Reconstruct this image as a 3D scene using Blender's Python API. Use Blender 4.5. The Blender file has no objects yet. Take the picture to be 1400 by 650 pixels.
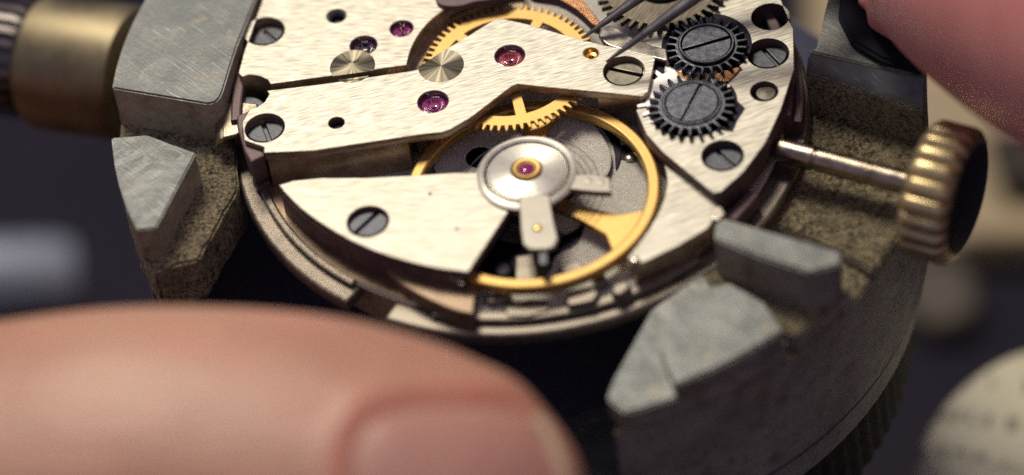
import bpy, bmesh, math, random
from math import sin, cos, pi, radians, degrees, atan2, hypot, sqrt
from mathutils import Vector, Matrix, noise
random.seed(7)
S = bpy.context.scene
COL = S.collection

# ------------------------------------------------------------------ camera (1 unit = 1 mm)
ELEV, ROLL, FPX, DIST = radians(47.5), radians(8.5), 5000.0, 165.0
fw = Vector((0, cos(ELEV), -sin(ELEV)))
r0 = Vector((1, 0, 0)); u0 = Vector((0, sin(ELEV), cos(ELEV)))
ir = r0 * cos(ROLL) - u0 * sin(ROLL)
iu = u0 * cos(ROLL) + r0 * sin(ROLL)
OX, OY = 707, 118
CAM = -DIST * (fw + (OX - 700) / FPX * ir + (325 - OY) / FPX * iu)

def P(x, y, z=0.0):
    """photo point (1400x650) -> where that line of sight meets the level z"""
    d = fw + (x - 700) / FPX * ir + (325 - y) / FPX * iu
    return CAM + d * ((z - CAM.z) / d.z)

def V2(x, y, z=0.0):
    p = P(x, y, z); return (p.x, p.y)

def pts(l, z): return [V2(x, y, z) for x, y in l]

cd = bpy.data.cameras.new('camera'); cam = bpy.data.objects.new('camera', cd); COL.objects.link(cam)
cam.matrix_world = Matrix(((ir.x, iu.x, -fw.x, CAM.x), (ir.y, iu.y, -fw.y, CAM.y), (ir.z, iu.z, -fw.z, CAM.z), (0, 0, 0, 1)))
cd.sensor_width = 36; cd.lens = FPX / 1400 * 36
cd.clip_start = 1; cd.clip_end = 5000
cd.dof.use_dof = True
cd.dof.focus_distance = (P(700, 110, -0.4) - CAM).dot(fw)
APERTURE = 7.0
cd.dof.aperture_fstop = cd.lens * 1e-3 / APERTURE
cd.dof.aperture_blades = 0
S.camera = cam

# ------------------------------------------------------------------ materials
MATS = {}
class NT:
    def __init__(s, name):
        s.m = bpy.data.materials.new(name); s.m.use_nodes = True
        s.t = s.m.node_tree; s.b = s.t.nodes['Principled BSDF']
        s.tc = s.t.nodes.new('ShaderNodeTexCoord')
        MATS[name] = s.m
    def n(s, kind, **kw):
        nd = s.t.nodes.new(kind)
        for k, v in kw.items():
            if k in nd.inputs.keys(): nd.inputs[k].default_value = v
            else: setattr(nd, k, v)
        return nd
    def l(s, a, b): s.t.links.new(a, b)
    def coord(s, scale=(1, 1, 1), rot=(0, 0, 0), src='Object'):
        m0 = s.n('ShaderNodeMapping'); m0.inputs['Rotation'].default_value = rot
        mp = s.n('ShaderNodeMapping'); mp.inputs['Scale'].default_value = scale
        s.l(s.tc.outputs[src], m0.inputs['Vector']); s.l(m0.outputs[0], mp.inputs['Vector']); return mp.outputs[0]
    def noise(s, scale, detail=4, rough=.55, vec=None, dist=0):
        nd = s.n('ShaderNodeTexNoise'); nd.inputs['Scale'].default_value = scale; nd.inputs['Detail'].default_value = detail
        nd.inputs['Roughness'].default_value = rough; nd.inputs['Distortion'].default_value = dist
        s.l(vec if vec is not None else s.tc.outputs['Object'], nd.inputs['Vector']); return nd.outputs['Fac']
    def ramp(s, fac, stops, interp='LINEAR'):
        r = s.n('ShaderNodeValToRGB'); e = r.color_ramp.elements; r.color_ramp.interpolation = interp
        while len(e) < len(stops): e.new(.5)
        for el, (p, c) in zip(e, stops):
            el.position = p; el.color = (c, c, c, 1) if isinstance(c, (int, float)) else (*c, 1)
        s.l(fac, r.inputs[0]); return r.outputs[0]
    def mix(s, fac, a, b, mode='MIX'):
        m = s.n('ShaderNodeMix'); m.data_type = 'RGBA'; m.blend_type = mode
        for sock, v in ((m.inputs[0], fac), (m.inputs[6], a), (m.inputs[7], b)):
            if isinstance(v, bpy.types.NodeSocket): s.l(v, sock)
            elif isinstance(v, (int, float)): sock.default_value = v
            else: sock.default_value = (*v, 1)
        return m.outputs[2]
    def math(s, op, a, b=0.0):
        m = s.n('ShaderNodeMath'); m.operation = op
        for sock, v in ((m.inputs[0], a), (m.inputs[1], b)):
            if isinstance(v, bpy.types.NodeSocket): s.l(v, sock)
            else: sock.default_value = v
        return m.outputs[0]
    def bump(s, h, strength=.3, dist=.05, normal=None):
        b = s.n('ShaderNodeBump'); b.inputs['Strength'].default_value = strength; b.inputs['Distance'].default_value = dist
        s.l(h, b.inputs['Height'])
        if normal is not None: s.l(normal, b.inputs['Normal'])
        return b.outputs[0]
    def set(s, **kw):
        for k, v in kw.items():
            k = k.replace('_', ' ')
            k = {'Color': 'Base Color', 'IOR': 'IOR'}.get(k, k)
            sock = s.b.inputs[k]
            if isinstance(v, bpy.types.NodeSocket): s.l(v, sock)
            elif isinstance(v, tuple): sock.default_value = (*v, 1) if len(v) == 3 and sock.type == 'RGBA' else v
            else: sock.default_value = v
        return s.m

def brushed(name, col, rough=.36, ang=0.0, streak=.5, stain=.5, bs=.25, fine=1.0, metallic=.72):
    t = NT(name)
    n1 = t.noise(1.5, 1, .7, t.coord((.8 * fine, 11 * fine, 1), (0, 0, ang)))       # the grain of the brushing
    n3 = t.noise(1.5, 0, .6, t.coord((.2 * fine, 10 * fine, 1), (0, 0, ang + .06)))  # longer scratches
    n2 = t.noise(.5, 5, .7); spk = t.noise(7, 3, .6); pit = t.noise(13, 3, .6)
    c = t.mix(t.ramp(n1, [(.32, .9 * streak), (.56, 0.0)]), col, tuple(x * .42 for x in col))
    c = t.mix(t.ramp(n1, [(.54, 0.0), (.66, .7 * streak)]), c, tuple(min(1, x * 1.5) for x in col))
    c = t.mix(t.ramp(n3, [(.30, .5 * streak), (.38, 0.0)]), c, tuple(x * .6 for x in col))
    c = t.mix(t.ramp(n3, [(.66, 0.0), (.74, .3 * streak)]), c, tuple(min(1, x * 1.3) for x in col))
    c = t.mix(t.ramp(n2, [(.46, 0.0), (.72, .16 * stain)]), c, (.40, .33, .22))
    c = t.mix(t.ramp(spk, [(.64, 0.0), (.74, .6 * stain)]), c, (.25, .19, .10))
    c = t.mix(t.ramp(pit, [(.68, 0.0), (.76, .7 * stain)]), c, (.14, .10, .07))
    r = t.math('ADD', t.math('MULTIPLY', t.math('SUBTRACT', n1, .5), .25), rough)
    return t.set(Color=c, Metallic=metallic, Roughness=r, Normal=t.bump(n1, bs * .5, .02))

def plainmetal(name, col, rough=.3, var=.3, scale=2.5, bs=.06, grime=None, metallic=1.0, gthr=.55):
    t = NT(name)
    n1 = t.noise(scale, 5, .6); n2 = t.noise(scale * 6, 4, .65)
    dark = tuple(c * (1 - var) for c in col)
    c = t.mix(t.ramp(n1, [(.35, 0.0), (.65, 1.0)]), dark, col)
    if grime: c = t.mix(t.ramp(n2, [(gthr, 0.0), (gthr + .15, .75)]), c, grime)
    r = t.math('ADD', t.math('MULTIPLY', t.math('SUBTRACT', n1, .5), .35), rough)
    return t.set(Color=c, Metallic=metallic, Roughness=r, Normal=t.bump(n2, bs, .05))

brushed('bridge_nickel', (.51, .485, .42), .50, radians(-7.5), 1.0, .9, .5)
brushed('upper_nickel', (.51, .48, .41), .50, radians(9), 1.0, 1.0, .5)
brushed('cock_nickel', (.53, .495, .42), .52, radians(8), .8, .6, .4)
brushed('plate_nickel', (.47, .445, .385), .50, radians(-12), .9, .8, .4)
brushed('wheel_steel', (.13, .11, .085), .42, radians(-50), 1.0, .4, .6)
plainmetal('wall_steel', (.60, .48, .34), .32, .4, 1.2, .08, (.30, .19, .13), .85)
plainmetal('brown_steel', (.27, .19, .13), .4, .4, 1.5, .1, (.15, .09, .07), .6)
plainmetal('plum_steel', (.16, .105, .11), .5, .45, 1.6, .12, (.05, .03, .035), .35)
plainmetal('flange_steel', (.26, .22, .18), .36, .4, 3.0, .4, (.10, .06, .05), .7)
plainmetal('rim_steel', (.25, .22, .185), .44, .3, 2.0, .12, (.2, .14, .1), .85)
plainmetal('brass', (.57, .36, .12), .45, .18, 2.2, .12, (.42, .24, .06), .75, gthr=.6)
plainmetal('brass_polished', (.66, .41, .12), .3, .18, 2.0, .05, metallic=.9)
plainmetal('blued_steel', (.095, .098, .118), .33, .45, 3.0, .14, (.15, .13, .12), gthr=.58)
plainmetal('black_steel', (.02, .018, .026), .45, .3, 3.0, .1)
plainmetal('screw_steel', (.082, .086, .10), .40, .45, 1.8, .15, (.05, .045, .045), .8, gthr=.6)
plainmetal('screw_steel_warm', (.17, .155, .125), .38, .35, 1.8, .06, (.16, .12, .08), gthr=.6)
plainmetal('satin_steel', (.29, .27, .235), .42, .15, 1.5, .05, metallic=.65)
plainmetal('polished_steel', (.42, .38, .32), .24, .2, 1.2, .03)
plainmetal('stem_steel', (.44, .37, .29), .26, .3, 2.0, .05, (.18, .12, .075))
plainmetal('bright_steel', (.85, .82, .78), .4, .1, 2, .02, metallic=.4)
plainmetal('copper_grease', (.50, .26, .13), .35, .5, 5.0, .5)
plainmetal('tweezer_steel', (.25, .23, .225), .36, .25, .9, .05, (.10, .08, .08))

def frosted():
    t = NT('frosted_plate')
    n1 = t.noise(14, 6, .75); n2 = t.noise(.9, 3); sp = t.noise(30, 2)
    c = t.mix(t.ramp(n1, [(.35, 0.0), (.62, 1.0)]), (.40, .375, .33), (.88, .83, .73))
    c = t.mix(t.ramp(n2, [(.4, 0.0), (.7, .5)]), c, (.50, .46, .40))
    h = t.math('ADD', n1, t.math('MULTIPLY', sp, .5))
    t.set(Color=c, Metallic=.3, Roughness=.40, Normal=t.bump(h, .8, .07))
frosted()

def turned(name, col, metallic=1.0, rot=0.0, sect=1.0):
    t = NT(name)
    # concentric lathe marks about the object's own axis, with radial highlight streaks painted in as sectors
    s = t.n('ShaderNodeSeparateXYZ'); t.l(t.tc.outputs['Object'], s.inputs[0])
    r = t.math('SQRT', t.math('ADD', t.math('MULTIPLY', s.outputs[0], s.outputs[0]), t.math('MULTIPLY', s.outputs[1], s.outputs[1])))
    a = t.math('ARCTAN2', s.outputs[1], s.outputs[0])
    cv = t.n('ShaderNodeCombineXYZ'); t.l(t.math('MULTIPLY', r, 14.0), cv.inputs[0]); t.l(t.math('MULTIPLY', a, .35), cv.inputs[1])
    n1 = t.noise(1.0, 3, .5, cv.outputs[0])
    cv2 = t.n('ShaderNodeCombineXYZ'); t.l(t.math('MULTIPLY', a, 2.6), cv2.inputs[0])
    n2 = t.noise(1.0, 2, .5, cv2.outputs[0]); n3 = t.noise(7, 5, .7)
    c = t.mix(t.ramp(n2, [(.45, 0.0), (.55, 1.0)]), tuple(x * (1 - .45 * sect) for x in col), tuple(x * (1 + .25 * sect) for x in col))
    c = t.mix(t.ramp(n3, [(.55, 0.0), (.72, .7)]), c, (.16, .12, .08))
    t.set(Color=c, Metallic=metallic, Anisotropic_Rotation=rot, Roughness=.40, Anisotropic=.9, Normal=t.bump(n1, .1, .02))
    tg = t.n('ShaderNodeTangent'); tg.direction_type = 'RADIAL'; tg.axis = 'Z'
    t.l(tg.outputs[0], t.b.inputs['Tangent'])
turned('turned_steel', (.17, .15, .11), .85, .25); turned('turned_cap', (.66, .63, .56), .8, .25, .1); turned('turned_dark', (.2, .18, .18), .9)

def ruby(name, col, rough=.07):
    t = NT(name)
    n1 = t.noise(3, 3)
    c = t.mix(n1, tuple(x * .55 for x in col), col)
    t.set(Color=c, Roughness=rough, Transmission_Weight=.35, IOR=1.76, Coat_Weight=.6, Coat_Roughness=.05)
ruby('ruby', (.50, .015, .24)); ruby('ruby_dark', (.055, .006, .038)); ruby('ruby_rose', (.66, .07, .10)); ruby('ruby_pink', (.80, .14, .45))

def holder_mats():
    t = NT('zinc')
    n1 = t.noise(.5, 5, .6); n2 = t.noise(5, 6, .7); n3 = t.noise(1.4, 4, .6)
    c = t.mix(t.ramp(n1, [(.35, 0.0), (.68, 1.0)]), (.088, .096, .096), (.145, .150, .146))
    c = t.mix(t.ramp(n3, [(.58, 0.0), (.74, .45)]), c, (.26, .21, .13))
    c = t.mix(t.ramp(n2, [(.60, 0.0), (.70, .6)]), c, (.09, .08, .07))
    s1 = t.noise(1.5, 3, .6, t.coord((.5, 9, 1), (0, 0, .9))); s2 = t.noise(1.5, 3, .6, t.coord((.4, 8, 1), (0, 0, -.5)))
    c = t.mix(t.ramp(s1, [(.62, 0.0), (.70, .55)]), c, (.36, .36, .34))
    c = t.mix(t.ramp(s2, [(.30, .5), (.38, 0.0)]), c, (.07, .068, .062))
    t.set(Color=c, Metallic=.45, Roughness=.42, Normal=t.bump(t.math('ADD', n2, s1), .3, .04))
    t = NT('grit')
    n1 = t.noise(5.5, 8, .8); n2 = t.noise(.8, 4, .6); n3 = t.noise(2.2, 6, .75)
    vo = t.n('ShaderNodeTexVoronoi'); vo.inputs['Scale'].default_value = 5.5; t.l(t.tc.outputs['Object'], vo.inputs['Vector'])
    c = t.mix(t.ramp(n1, [(.42, 0.0), (.57, 1.0)]), (.12, .095, .06), (.78, .66, .42))
    c = t.mix(t.ramp(n2, [(.45, 0.0), (.66, .5)]), c, (.40, .34, .22))
    c = t.mix(t.ramp(n3, [(.54, 0.0), (.62, .9)]), c, (.06, .05, .04))
    c = t.mix(t.ramp(vo.outputs['Distance'], [(.05, .65), (.16, 0.0)]), c, (.55, .48, .33))
    h = t.math('ADD', t.math('MULTIPLY', n1, 1.0), t.math('MULTIPLY', n3, .8))
    t.set(Color=c, Metallic=.1, Roughness=.5, Normal=t.bump(h, 1.0, .6))
    t = NT('holder_wall')
    n1 = t.noise(.35, 5, .6); n2 = t.noise(2.6, 7, .7); n3 = t.noise(1.0, 5, .65)
    c = t.mix(t.ramp(n1, [(.35, 0.0), (.65, 1.0)]), (.27, .25, .20), (.40, .38, .32))
    c = t.mix(t.ramp(n3, [(.52, 0.0), (.66, .75)]), c, (.22, .15, .075))
    c = t.mix(t.ramp(n2, [(.52, 0.0), (.68, .5)]), c, (.09, .078, .07))
    sp = t.noise(1.9, 4, .6)
    c = t.mix(t.ramp(sp, [(.70, 0.0), (.73, .9)]), c, (.5, .37, .26))
    t.set(Color=c, Metallic=.25, Roughness=.43, Normal=t.bump(t.math('ADD', n2, n3), .45, .2))
    t = NT('holder_dark')  # navy shade of the holder's gap put into the base colour
    n1 = t.noise(2.5, 6, .7)
    t.set(Color=t.mix(t.ramp(n1, [(.5, 0.0), (.75, 1.0)]), (.045, .046, .085), (.085, .08, .11)), Roughness=.7, Specular_IOR_Level=.2, Normal=t.bump(n1, .4, .2))
    t = NT('shadow_black')  # black of the finger's shadow, worn by the added pad
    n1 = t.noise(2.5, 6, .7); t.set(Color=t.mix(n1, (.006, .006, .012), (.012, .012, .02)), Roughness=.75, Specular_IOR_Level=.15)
    t = NT('rust_ring')
    n1 = t.noise(1.2, 6, .7)
    t.set(Color=t.mix(t.ramp(n1, [(.4, 0.0), (.65, 1.0)]), (.012, .009, .012), (.05, .034, .016)), Roughness=.6, Metallic=.3, Normal=t.bump(n1, .5, .3))
holder_mats()

def skin():
    t = NT('skin')
    n1 = t.noise(.09, 4, .55); n2 = t.noise(.30, 5, .6); n3 = t.noise(3.2, 5, .6)
    c = t.mix(t.ramp(n1, [(.38, 0.0), (.64, 1.0)]), (.455, .23, .158), (.535, .30, .21))
    c = t.mix(t.ramp(n2, [(.45, 0.0), (.75, .5)]), c, (.60, .25, .19))
    at = t.n('ShaderNodeAttribute'); at.attribute_name = 'redness'
    c = t.mix(at.outputs['Fac'], c, (.60, .15, .10))
    vx = t.coord((.35, 2.4, 2.4)); wr = t.noise(1.1, 5, .6, vx)
    t.set(Color=c, Roughness=.42, Subsurface_Weight=.45, Subsurface_Radius=(2.4, .9, .45), Subsurface_Scale=.6,
          Normal=t.bump(t.math('ADD', t.math('MULTIPLY', n3, .5), wr), .25, .35))
    t = NT('skin_rosy')
    n1 = t.noise(.12, 4, .55); n3 = t.noise(3.0, 5, .6)
    c = t.mix(t.ramp(n1, [(.38, 0.0), (.64, 1.0)]), (.64, .225, .205), (.76, .32, .29))
    t.set(Color=c, Roughness=.42, Subsurface_Weight=.18, Subsurface_Radius=(2.0, .9, .45), Subsurface_Scale=.5, Normal=t.bump(n3, .15, .3))
    t = NT('nail')
    n1 = t.noise(.22, 3)
    t.set(Color=t.mix(n1, (.43, .20, .175), (.51, .28, .215)), Roughness=.42, Subsurface_Weight=.4, Subsurface_Radius=(2, .9, .6), Subsurface_Scale=.5)
    t = NT('skin_red')
    n1 = t.noise(.6, 3); t.set(Color=t.mix(n1, (.55, .16, .12), (.62, .22, .17)), Roughness=.5, Subsurface_Weight=.4, Subsurface_Radius=(2.4, .9, .45), Subsurface_Scale=.5)
    t = NT('nail_edge')
    n1 = t.noise(.4, 3)
    t.set(Color=t.mix(n1, (.62, .47, .30), (.70, .56, .40)), Roughness=.4)
skin()

def misc():
    t = NT('bench')
    n1 = t.noise(.03, 5, .6); v = t.coord((.02, .3, 1), (0, 0, .4)); n2 = t.noise(1, 5, .6, v)
    c = t.mix(t.ramp(n1, [(.4, 0.0), (.7, 1.0)]), (.009, .009, .021), (.020, .014, .024))
    t.set(Color=c, Roughness=.7, Specular_IOR_Level=.12, Normal=t.bump(n2, .2, .3))
    t = NT('wood')
    v = t.coord((.05, .6, .3), (0, 0, .5)); n2 = t.noise(1, 6, .65, v); n1 = t.noise(.06, 3)
    c = t.mix(t.ramp(n2, [(.3, 0.0), (.7, 1.0)]), (.36, .26, .13), (.55, .44, .25))
    c = t.mix(t.ramp(n1, [(.45, 0.0), (.65, .7)]), c, (.34, .27, .18))
    t.set(Color=c, Roughness=.5)
    t = NT('wood_shaded')  # the scrap's partial light is put into the colour as darker wood
    n1 = t.noise(.12, 4); t.set(Color=t.mix(n1, (.05, .038, .028), (.10, .078, .056)), Roughness=.6)
    t = NT('cream_enamel')
    # rows of small worn printed characters
    n1 = t.noise(.25, 4, .6)
    sp = t.n('ShaderNodeSeparateXYZ'); t.l(t.coord((1, 1, 1), (0, 0, .32)), sp.inputs[0])
    row = t.math('MULTIPLY', sp.outputs[1], .42); fr = t.math('FRACT', row); fl = t.math('FLOOR', row)
    inrow = t.math('MULTIPLY', t.math('GREATER_THAN', fr, .30), t.math('LESS_THAN', fr, .68))
    cv = t.n('ShaderNodeCombineXYZ'); t.l(t.math('MULTIPLY', sp.outputs[0], 1.5), cv.inputs[0]); t.l(t.math('MULTIPLY', fl, 7.3), cv.inputs[1]); t.l(t.math('MULTIPLY', fr, 1.6), cv.inputs[2])
    ch = t.ramp(t.noise(1.4, 2, .5, cv.outputs[0]), [(.48, 0.0), (.54, 1.0)])
    base = t.mix(n1, (.50, .46, .33), (.60, .56, .42))
    t.set(Color=t.mix(t.math('MULTIPLY', ch, inrow), base, (.15, .145, .10)), Roughness=.45)
    t = NT('lavender_rim')
    n1 = t.noise(.8, 4, .6); t.set(Color=t.mix(n1, (.30, .26, .30), (.42, .36, .40)), Roughness=.4, Metallic=.5)
misc()
plainmetal('rod_steel', (.46, .50, .57), .3, .1, .3, .02, metallic=.6)
plainmetal('knob_brass', (.27, .228, .145), .5, .35, .35, .05, (.24, .15, .09))
plainmetal('knob_rib', (.17, .15, .15), .40, .35, .4, .1)
plainmetal('crown_gold', (.70, .56, .30), .36, .3, 1.6, .18, (.30, .21, .10), .8, gthr=.56)
plainmetal('crown_face', (.07, .035, .04), .3, .3, .5, .03)  # dark mirror reflection on the crown's end put into the base colour

# ------------------------------------------------------------------ mesh helpers
def finish(bm, angle=32):
    bmesh.ops.recalc_face_normals(bm, faces=bm.faces[:])
    bm.normal_update()
    for f in bm.faces: f.smooth = abs(f.normal.z) < .995        # flat tops keep their true normal
    for e in bm.edges:
        e.smooth = len(e.link_faces) == 2 and e.calc_face_angle(9) < radians(angle)

def obj(name, bm, mat, parent=None, loc=None, angle=32, wall=None, steep=.4):
    """one mesh object; `wall` names a second material for the steep faces"""
    finish(bm, angle)
    me = bpy.data.meshes.new(name)
    for m in ((mat, wall) if wall else (mat,)): me.materials.append(MATS[m])
    if wall:
        for f in bm.faces:
            if abs(f.normal.z) < steep: f.material_index = 1
    bm.to_mesh(me); bm.free()
    o = bpy.data.objects.new(name, me); COL.objects.link(o)
    if loc is not None: o.location = loc
    if parent is not None: attach(o, parent)
    return o

def attach(o, parent):
    o.parent = parent
    # parents sit at known unrotated places, so keep world placement by subtracting theirs
    p = parent; off = Vector((0, 0, 0))
    while p is not None:
        off += p.location; p = p.parent
    o.location = Vector(o.location) - off

def thing(name, label, cat, loc=(0, 0, 0), group=None, kind=None):
    o = bpy.data.objects.new(name, None); COL.objects.link(o); o.location = loc; o.empty_display_size = 2
    return tag(o, label, cat, group, kind)

def tag(o, label=None, cat=None, group=None, kind=None):
    if label: o['label'] = label
    if cat: o['category'] = cat
    if group: o['group'] = group
    if kind: o['kind'] = kind
    return o

def clone(o, loc, rz=0.0, parent=None, label=None):
    c = o.copy(); COL.objects.link(c); c.parent = None; c.location = loc; c.rotation_euler = (0, 0, rz)
    if parent is not None: attach(c, parent)
    if label: c['label'] = label
    return c

def circ(c, r, n=48, a0=0.0, a1=2 * pi, full=True):
    m = n if full else n + 1
    return [(c[0] + r * cos(a0 + (a1 - a0) * i / n), c[1] + r * sin(a0 + (a1 - a0) * i / n)) for i in range(m)]

def smooth_path(p, n=6, closed=False):
    out = []; N = len(p)
    for i in range(N if closed else N - 1):
        g = lambda k: p[k % N] if closed else p[max(0, min(N - 1, k))]
        a, b, c, d = g(i - 1), g(i), g(i + 1), g(i + 2)
        for k in range(n):
            t = k / n
            out.append(tuple(.5 * (2 * b[j] + (c[j] - a[j]) * t + (2 * a[j] - 5 * b[j] + 4 * c[j] - d[j]) * t * t + (3 * b[j] - a[j] - 3 * c[j] + d[j]) * t ** 3) for j in range(2)))
    if not closed: out.append(tuple(p[-1]))
    return out

def slab(loops, z0, z1, bevel=.04, bm=None, res=1):
    """flat plate from one outline and its holes (world xy), z0 bottom, z1 top, edges bevelled"""
    cu = bpy.data.curves.new('outline', 'CURVE'); cu.dimensions = '2D'; cu.fill_mode = 'BOTH'
    for lp in loops:
        sp = cu.splines.new('POLY'); sp.points.add(len(lp) - 1)
        for q, (x, y) in zip(sp.points, lp): q.co = (x, y, 0, 1)
        sp.use_cyclic_u = True
    bevel = min(bevel, (z1 - z0) * .3)
    cu.extrude = (z1 - z0) / 2 - bevel; cu.bevel_depth = bevel; cu.bevel_resolution = res; cu.offset = -bevel
    ob = bpy.data.objects.new('outline', cu); COL.objects.link(ob)
    me = bpy.data.meshes.new_from_object(ob)
    bpy.data.objects.remove(ob); bpy.data.curves.remove(cu)
    b2 = bmesh.new(); b2.from_mesh(me); bpy.data.meshes.remove(me)
    bmesh.ops.remove_doubles(b2, verts=b2.verts[:], dist=2e-4)
    bmesh.ops.translate(b2, verts=b2.verts[:], vec=(0, 0, (z0 + z1) / 2))
    if bm is None: return b2
    return merge(bm, b2)

def merge(bm, b2):
    me = bpy.data.meshes.new('tmp'); b2.to_mesh(me); b2.free(); bm.from_mesh(me); bpy.data.meshes.remove(me); return bm

def lathe(profile, n=64, bm=None, c=(0, 0, 0), axis=None, wob=None):
    """profile [(r, z)] revolved about z (or about `axis` through c); closed where r = 0"""
    bm = bm or bmesh.new()
    if axis is None: M = Matrix.Translation(Vector(c))
    else: M = Matrix.Translation(Vector(c)) @ Vector(axis).to_track_quat('Z', 'Y').to_matrix().to_4x4()
    rings = []
    for r, z in profile:
        if r < 1e-6: rings.append([bm.verts.new(M @ Vector((0, 0, z)))])
        else: rings.append([bm.verts.new(M @ Vector((r * (wob(i / n, r, z) if wob else 1) * cos(2 * pi * i / n), r * (wob(i / n, r, z) if wob else 1) * sin(2 * pi * i / n), z))) for i in range(n)])
    for A, B in zip(rings, rings[1:]):
        for i in range(n):
            j = (i + 1) % n
            if len(A) == 1 and len(B) == 1: continue
            if len(A) == 1: bm.faces.new((A[0], B[i], B[j]))
            elif len(B) == 1: bm.faces.new((A[i], B[0], A[j]))
            else: bm.faces.new((A[i], B[i], B[j], A[j]))
    return bm

def gear_outline(c, rr, ro, n, fill=.5, tip=.55, ph=0.0):
    out = []
    for k in range(n):
        a = ph + 2 * pi * k / n; w = pi / n
        for da, r in ((-w * fill * 1.25, rr), (-w * fill, rr + (ro - rr) * .45), (-w * fill * tip, ro - (ro - rr) * .08), (-w * fill * tip * .5, ro), (w * fill * tip * .5, ro), (w * fill * tip, ro - (ro - rr) * .08), (w * fill, rr + (ro - rr) * .45), (w * fill * 1.25, rr)):
            out.append((c[0] + r * cos(a + da), c[1] + r * sin(a + da)))
    return out

def spoke_holes(c, ri, ro, n, w, ph=0.0, flare=0.0):
    """the windows between n spokes"""
    res = []
    for k in range(n):
        a0 = ph + 2 * pi * k / n; a1 = ph + 2 * pi * (k + 1) / n
        o = []
        do = (w / 2 + flare) / ro; di = w / 2 / ri
        m = 14
        for i in range(m + 1):
            a = a0 + do + (a1 - a0 - 2 * do) * i / m; o.append((c[0] + ro * cos(a), c[1] + ro * sin(a)))
        for i in range(m + 1):
            a = a1 - di - (a1 - a0 - 2 * di) * i / m; o.append((c[0] + ri * cos(a), c[1] + ri * sin(a)))
        res.append(o)
    return res

def tube(path, rad, n=10, bm=None):
    bm = bm or bmesh.new(); path = [Vector(p) for p in path]; rings = []
    for i, p in enumerate(path):
        t = (path[min(i + 1, len(path) - 1)] - path[max(i - 1, 0)]).normalized()
        x = t.cross(Vector((0, 0, 1)));
        if x.length < 1e-3: x = t.cross(Vector((0, 1, 0)))
        x.normalize(); y = x.cross(t); r = rad[i] if isinstance(rad, (list, tuple)) else rad
        rings.append([bm.verts.new(p + (x * cos(2 * pi * k / n) + y * sin(2 * pi * k / n)) * r) for k in range(n)])
    for A, B in zip(rings, rings[1:]):
        for k in range(n): bm.faces.new((A[k], A[(k + 1) % n], B[(k + 1) % n], B[k]))
    bm.faces.new(rings[0]); bm.faces.new(rings[-1]); return bm

def solid(top, bot, bm=None, bevel=.15, seg=2):
    """a block between two outlines of equal count (3D points), edges bevelled"""
    b2 = bmesh.new()
    A = [b2.verts.new(p) for p in top]; B = [b2.verts.new(p) for p in bot]; n = len(A)
    b2.faces.new(A); b2.faces.new(B[::-1])
    for i in range(n):
        j = (i + 1) % n; b2.faces.new((A[i], B[i], B[j], A[j]))
    bmesh.ops.recalc_face_normals(b2, faces=b2.faces[:])
    if bevel: bmesh.ops.bevel(b2, geom=[e for e in b2.edges if e.calc_face_angle(0) > .45], offset=bevel, segments=seg, affect='EDGES', clamp_overlap=True)
    if bm is None: return b2
    return merge(bm, b2)

def chop(bm, size, amp, scale, seed=0, keep=None):
    """subdivide and roughen a block so its worn edges wander"""
    for _ in range(6):
        es = [e for e in bm.edges if e.calc_length() > size]
        if not es: break
        bmesh.ops.subdivide_edges(bm, edges=es, cuts=1, use_grid_fill=False)
        bmesh.ops.triangulate(bm, faces=[f for f in bm.faces if len(f.verts) > 4])
    for v in bm.verts:
        q = v.co * scale + Vector((seed * 3.1, seed * 1.7, 0))
        v.co += Vector((noise.noise(q), noise.noise(q + Vector((9, 0, 0))), noise.noise(q + Vector((0, 9, 0))))) * amp
    return bm

# ------------------------------------------------------------------ the watch movement
CW = (-.23, 1.88)                                    # middle of the center wheel
CX, CY = 0.0, 0.6                                    # middle of the movement
def ang(x, y, z): p = P(x, y, z); return atan2(p.y - CY, p.x - CX)
def clip(poly, a, b, keep=1):
    """keep the side of line a->b (left when keep = 1)"""
    def s(p): return keep * ((b[0] - a[0]) * (p[1] - a[1]) - (b[1] - a[1]) * (p[0] - a[0]))
    out = []
    for p, q in zip(poly, poly[1:] + poly[:1]):
        sp, sq = s(p), s(q)
        if sp >= 0: out.append(p)
        if (sp >= 0) != (sq >= 0):
            t = sp / (sp - sq); out.append((p[0] + (q[0] - p[0]) * t, p[1] + (q[1] - p[1]) * t))
    return out
def local(poly, c): return [(x - c[0], y - c[1]) for x, y in poly]

MV = thing('watch_movement', 'open mechanical watch movement with nickel bridges, ruby jewels and gold wheels, clamped in the holder', 'watch movement', (CX, CY, -4.6))

# main plate, the ledge round it and the ring at the right
bm = lathe([(0, -4.6), (11.6, -4.6), (12.0, -4.3), (12.15, -4.2), (12.15, -2.42), (12.05, -2.3), (0, -2.3)], 160, c=(CX, CY, 0))
main_plate = obj('main_plate', bm, 'frosted_plate', MV, wall='wall_steel')
def ring_arc(r1, r2, a0, a1, n=90): return circ((CX, CY), r2, n, a0, a1, False) + circ((CX, CY), r1, n, a1, a0, False)
a_end1 = ang(484, 402, -2.5); a_st2 = ang(545, 405, -2.5)
if a_end1 < 0: a_end1 += 2 * pi
bm = slab([ring_arc(12.1, 13.2, radians(122), a_end1)], -3.25, -2.5, .16, res=2)
slab([ring_arc(12.1, 12.45, radians(122), a_end1 - .02)], -2.5, -2.15, .08, bm)
obj('plate_flange', bm, 'flange_steel', MV, wall='flange_steel')
bm = slab([ring_arc(12.1, 13.2, a_st2, radians(68))], -3.25, -2.55, .16, res=2)
slab([ring_arc(12.1, 12.62, a_st2 + .16, ang(960, 360, -2.4))], -2.6, -2.2, .1, bm)
obj('plate_flange', bm, 'rim_steel', MV, wall='rim_steel')
bm = slab([ring_arc(12.0, 12.5, radians(-18), radians(70))], -2.6, -1.1, .1)
slab([ring_arc(12.48, 12.95, radians(-17), radians(70))], -2.7, -1.7, .12, bm)
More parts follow.
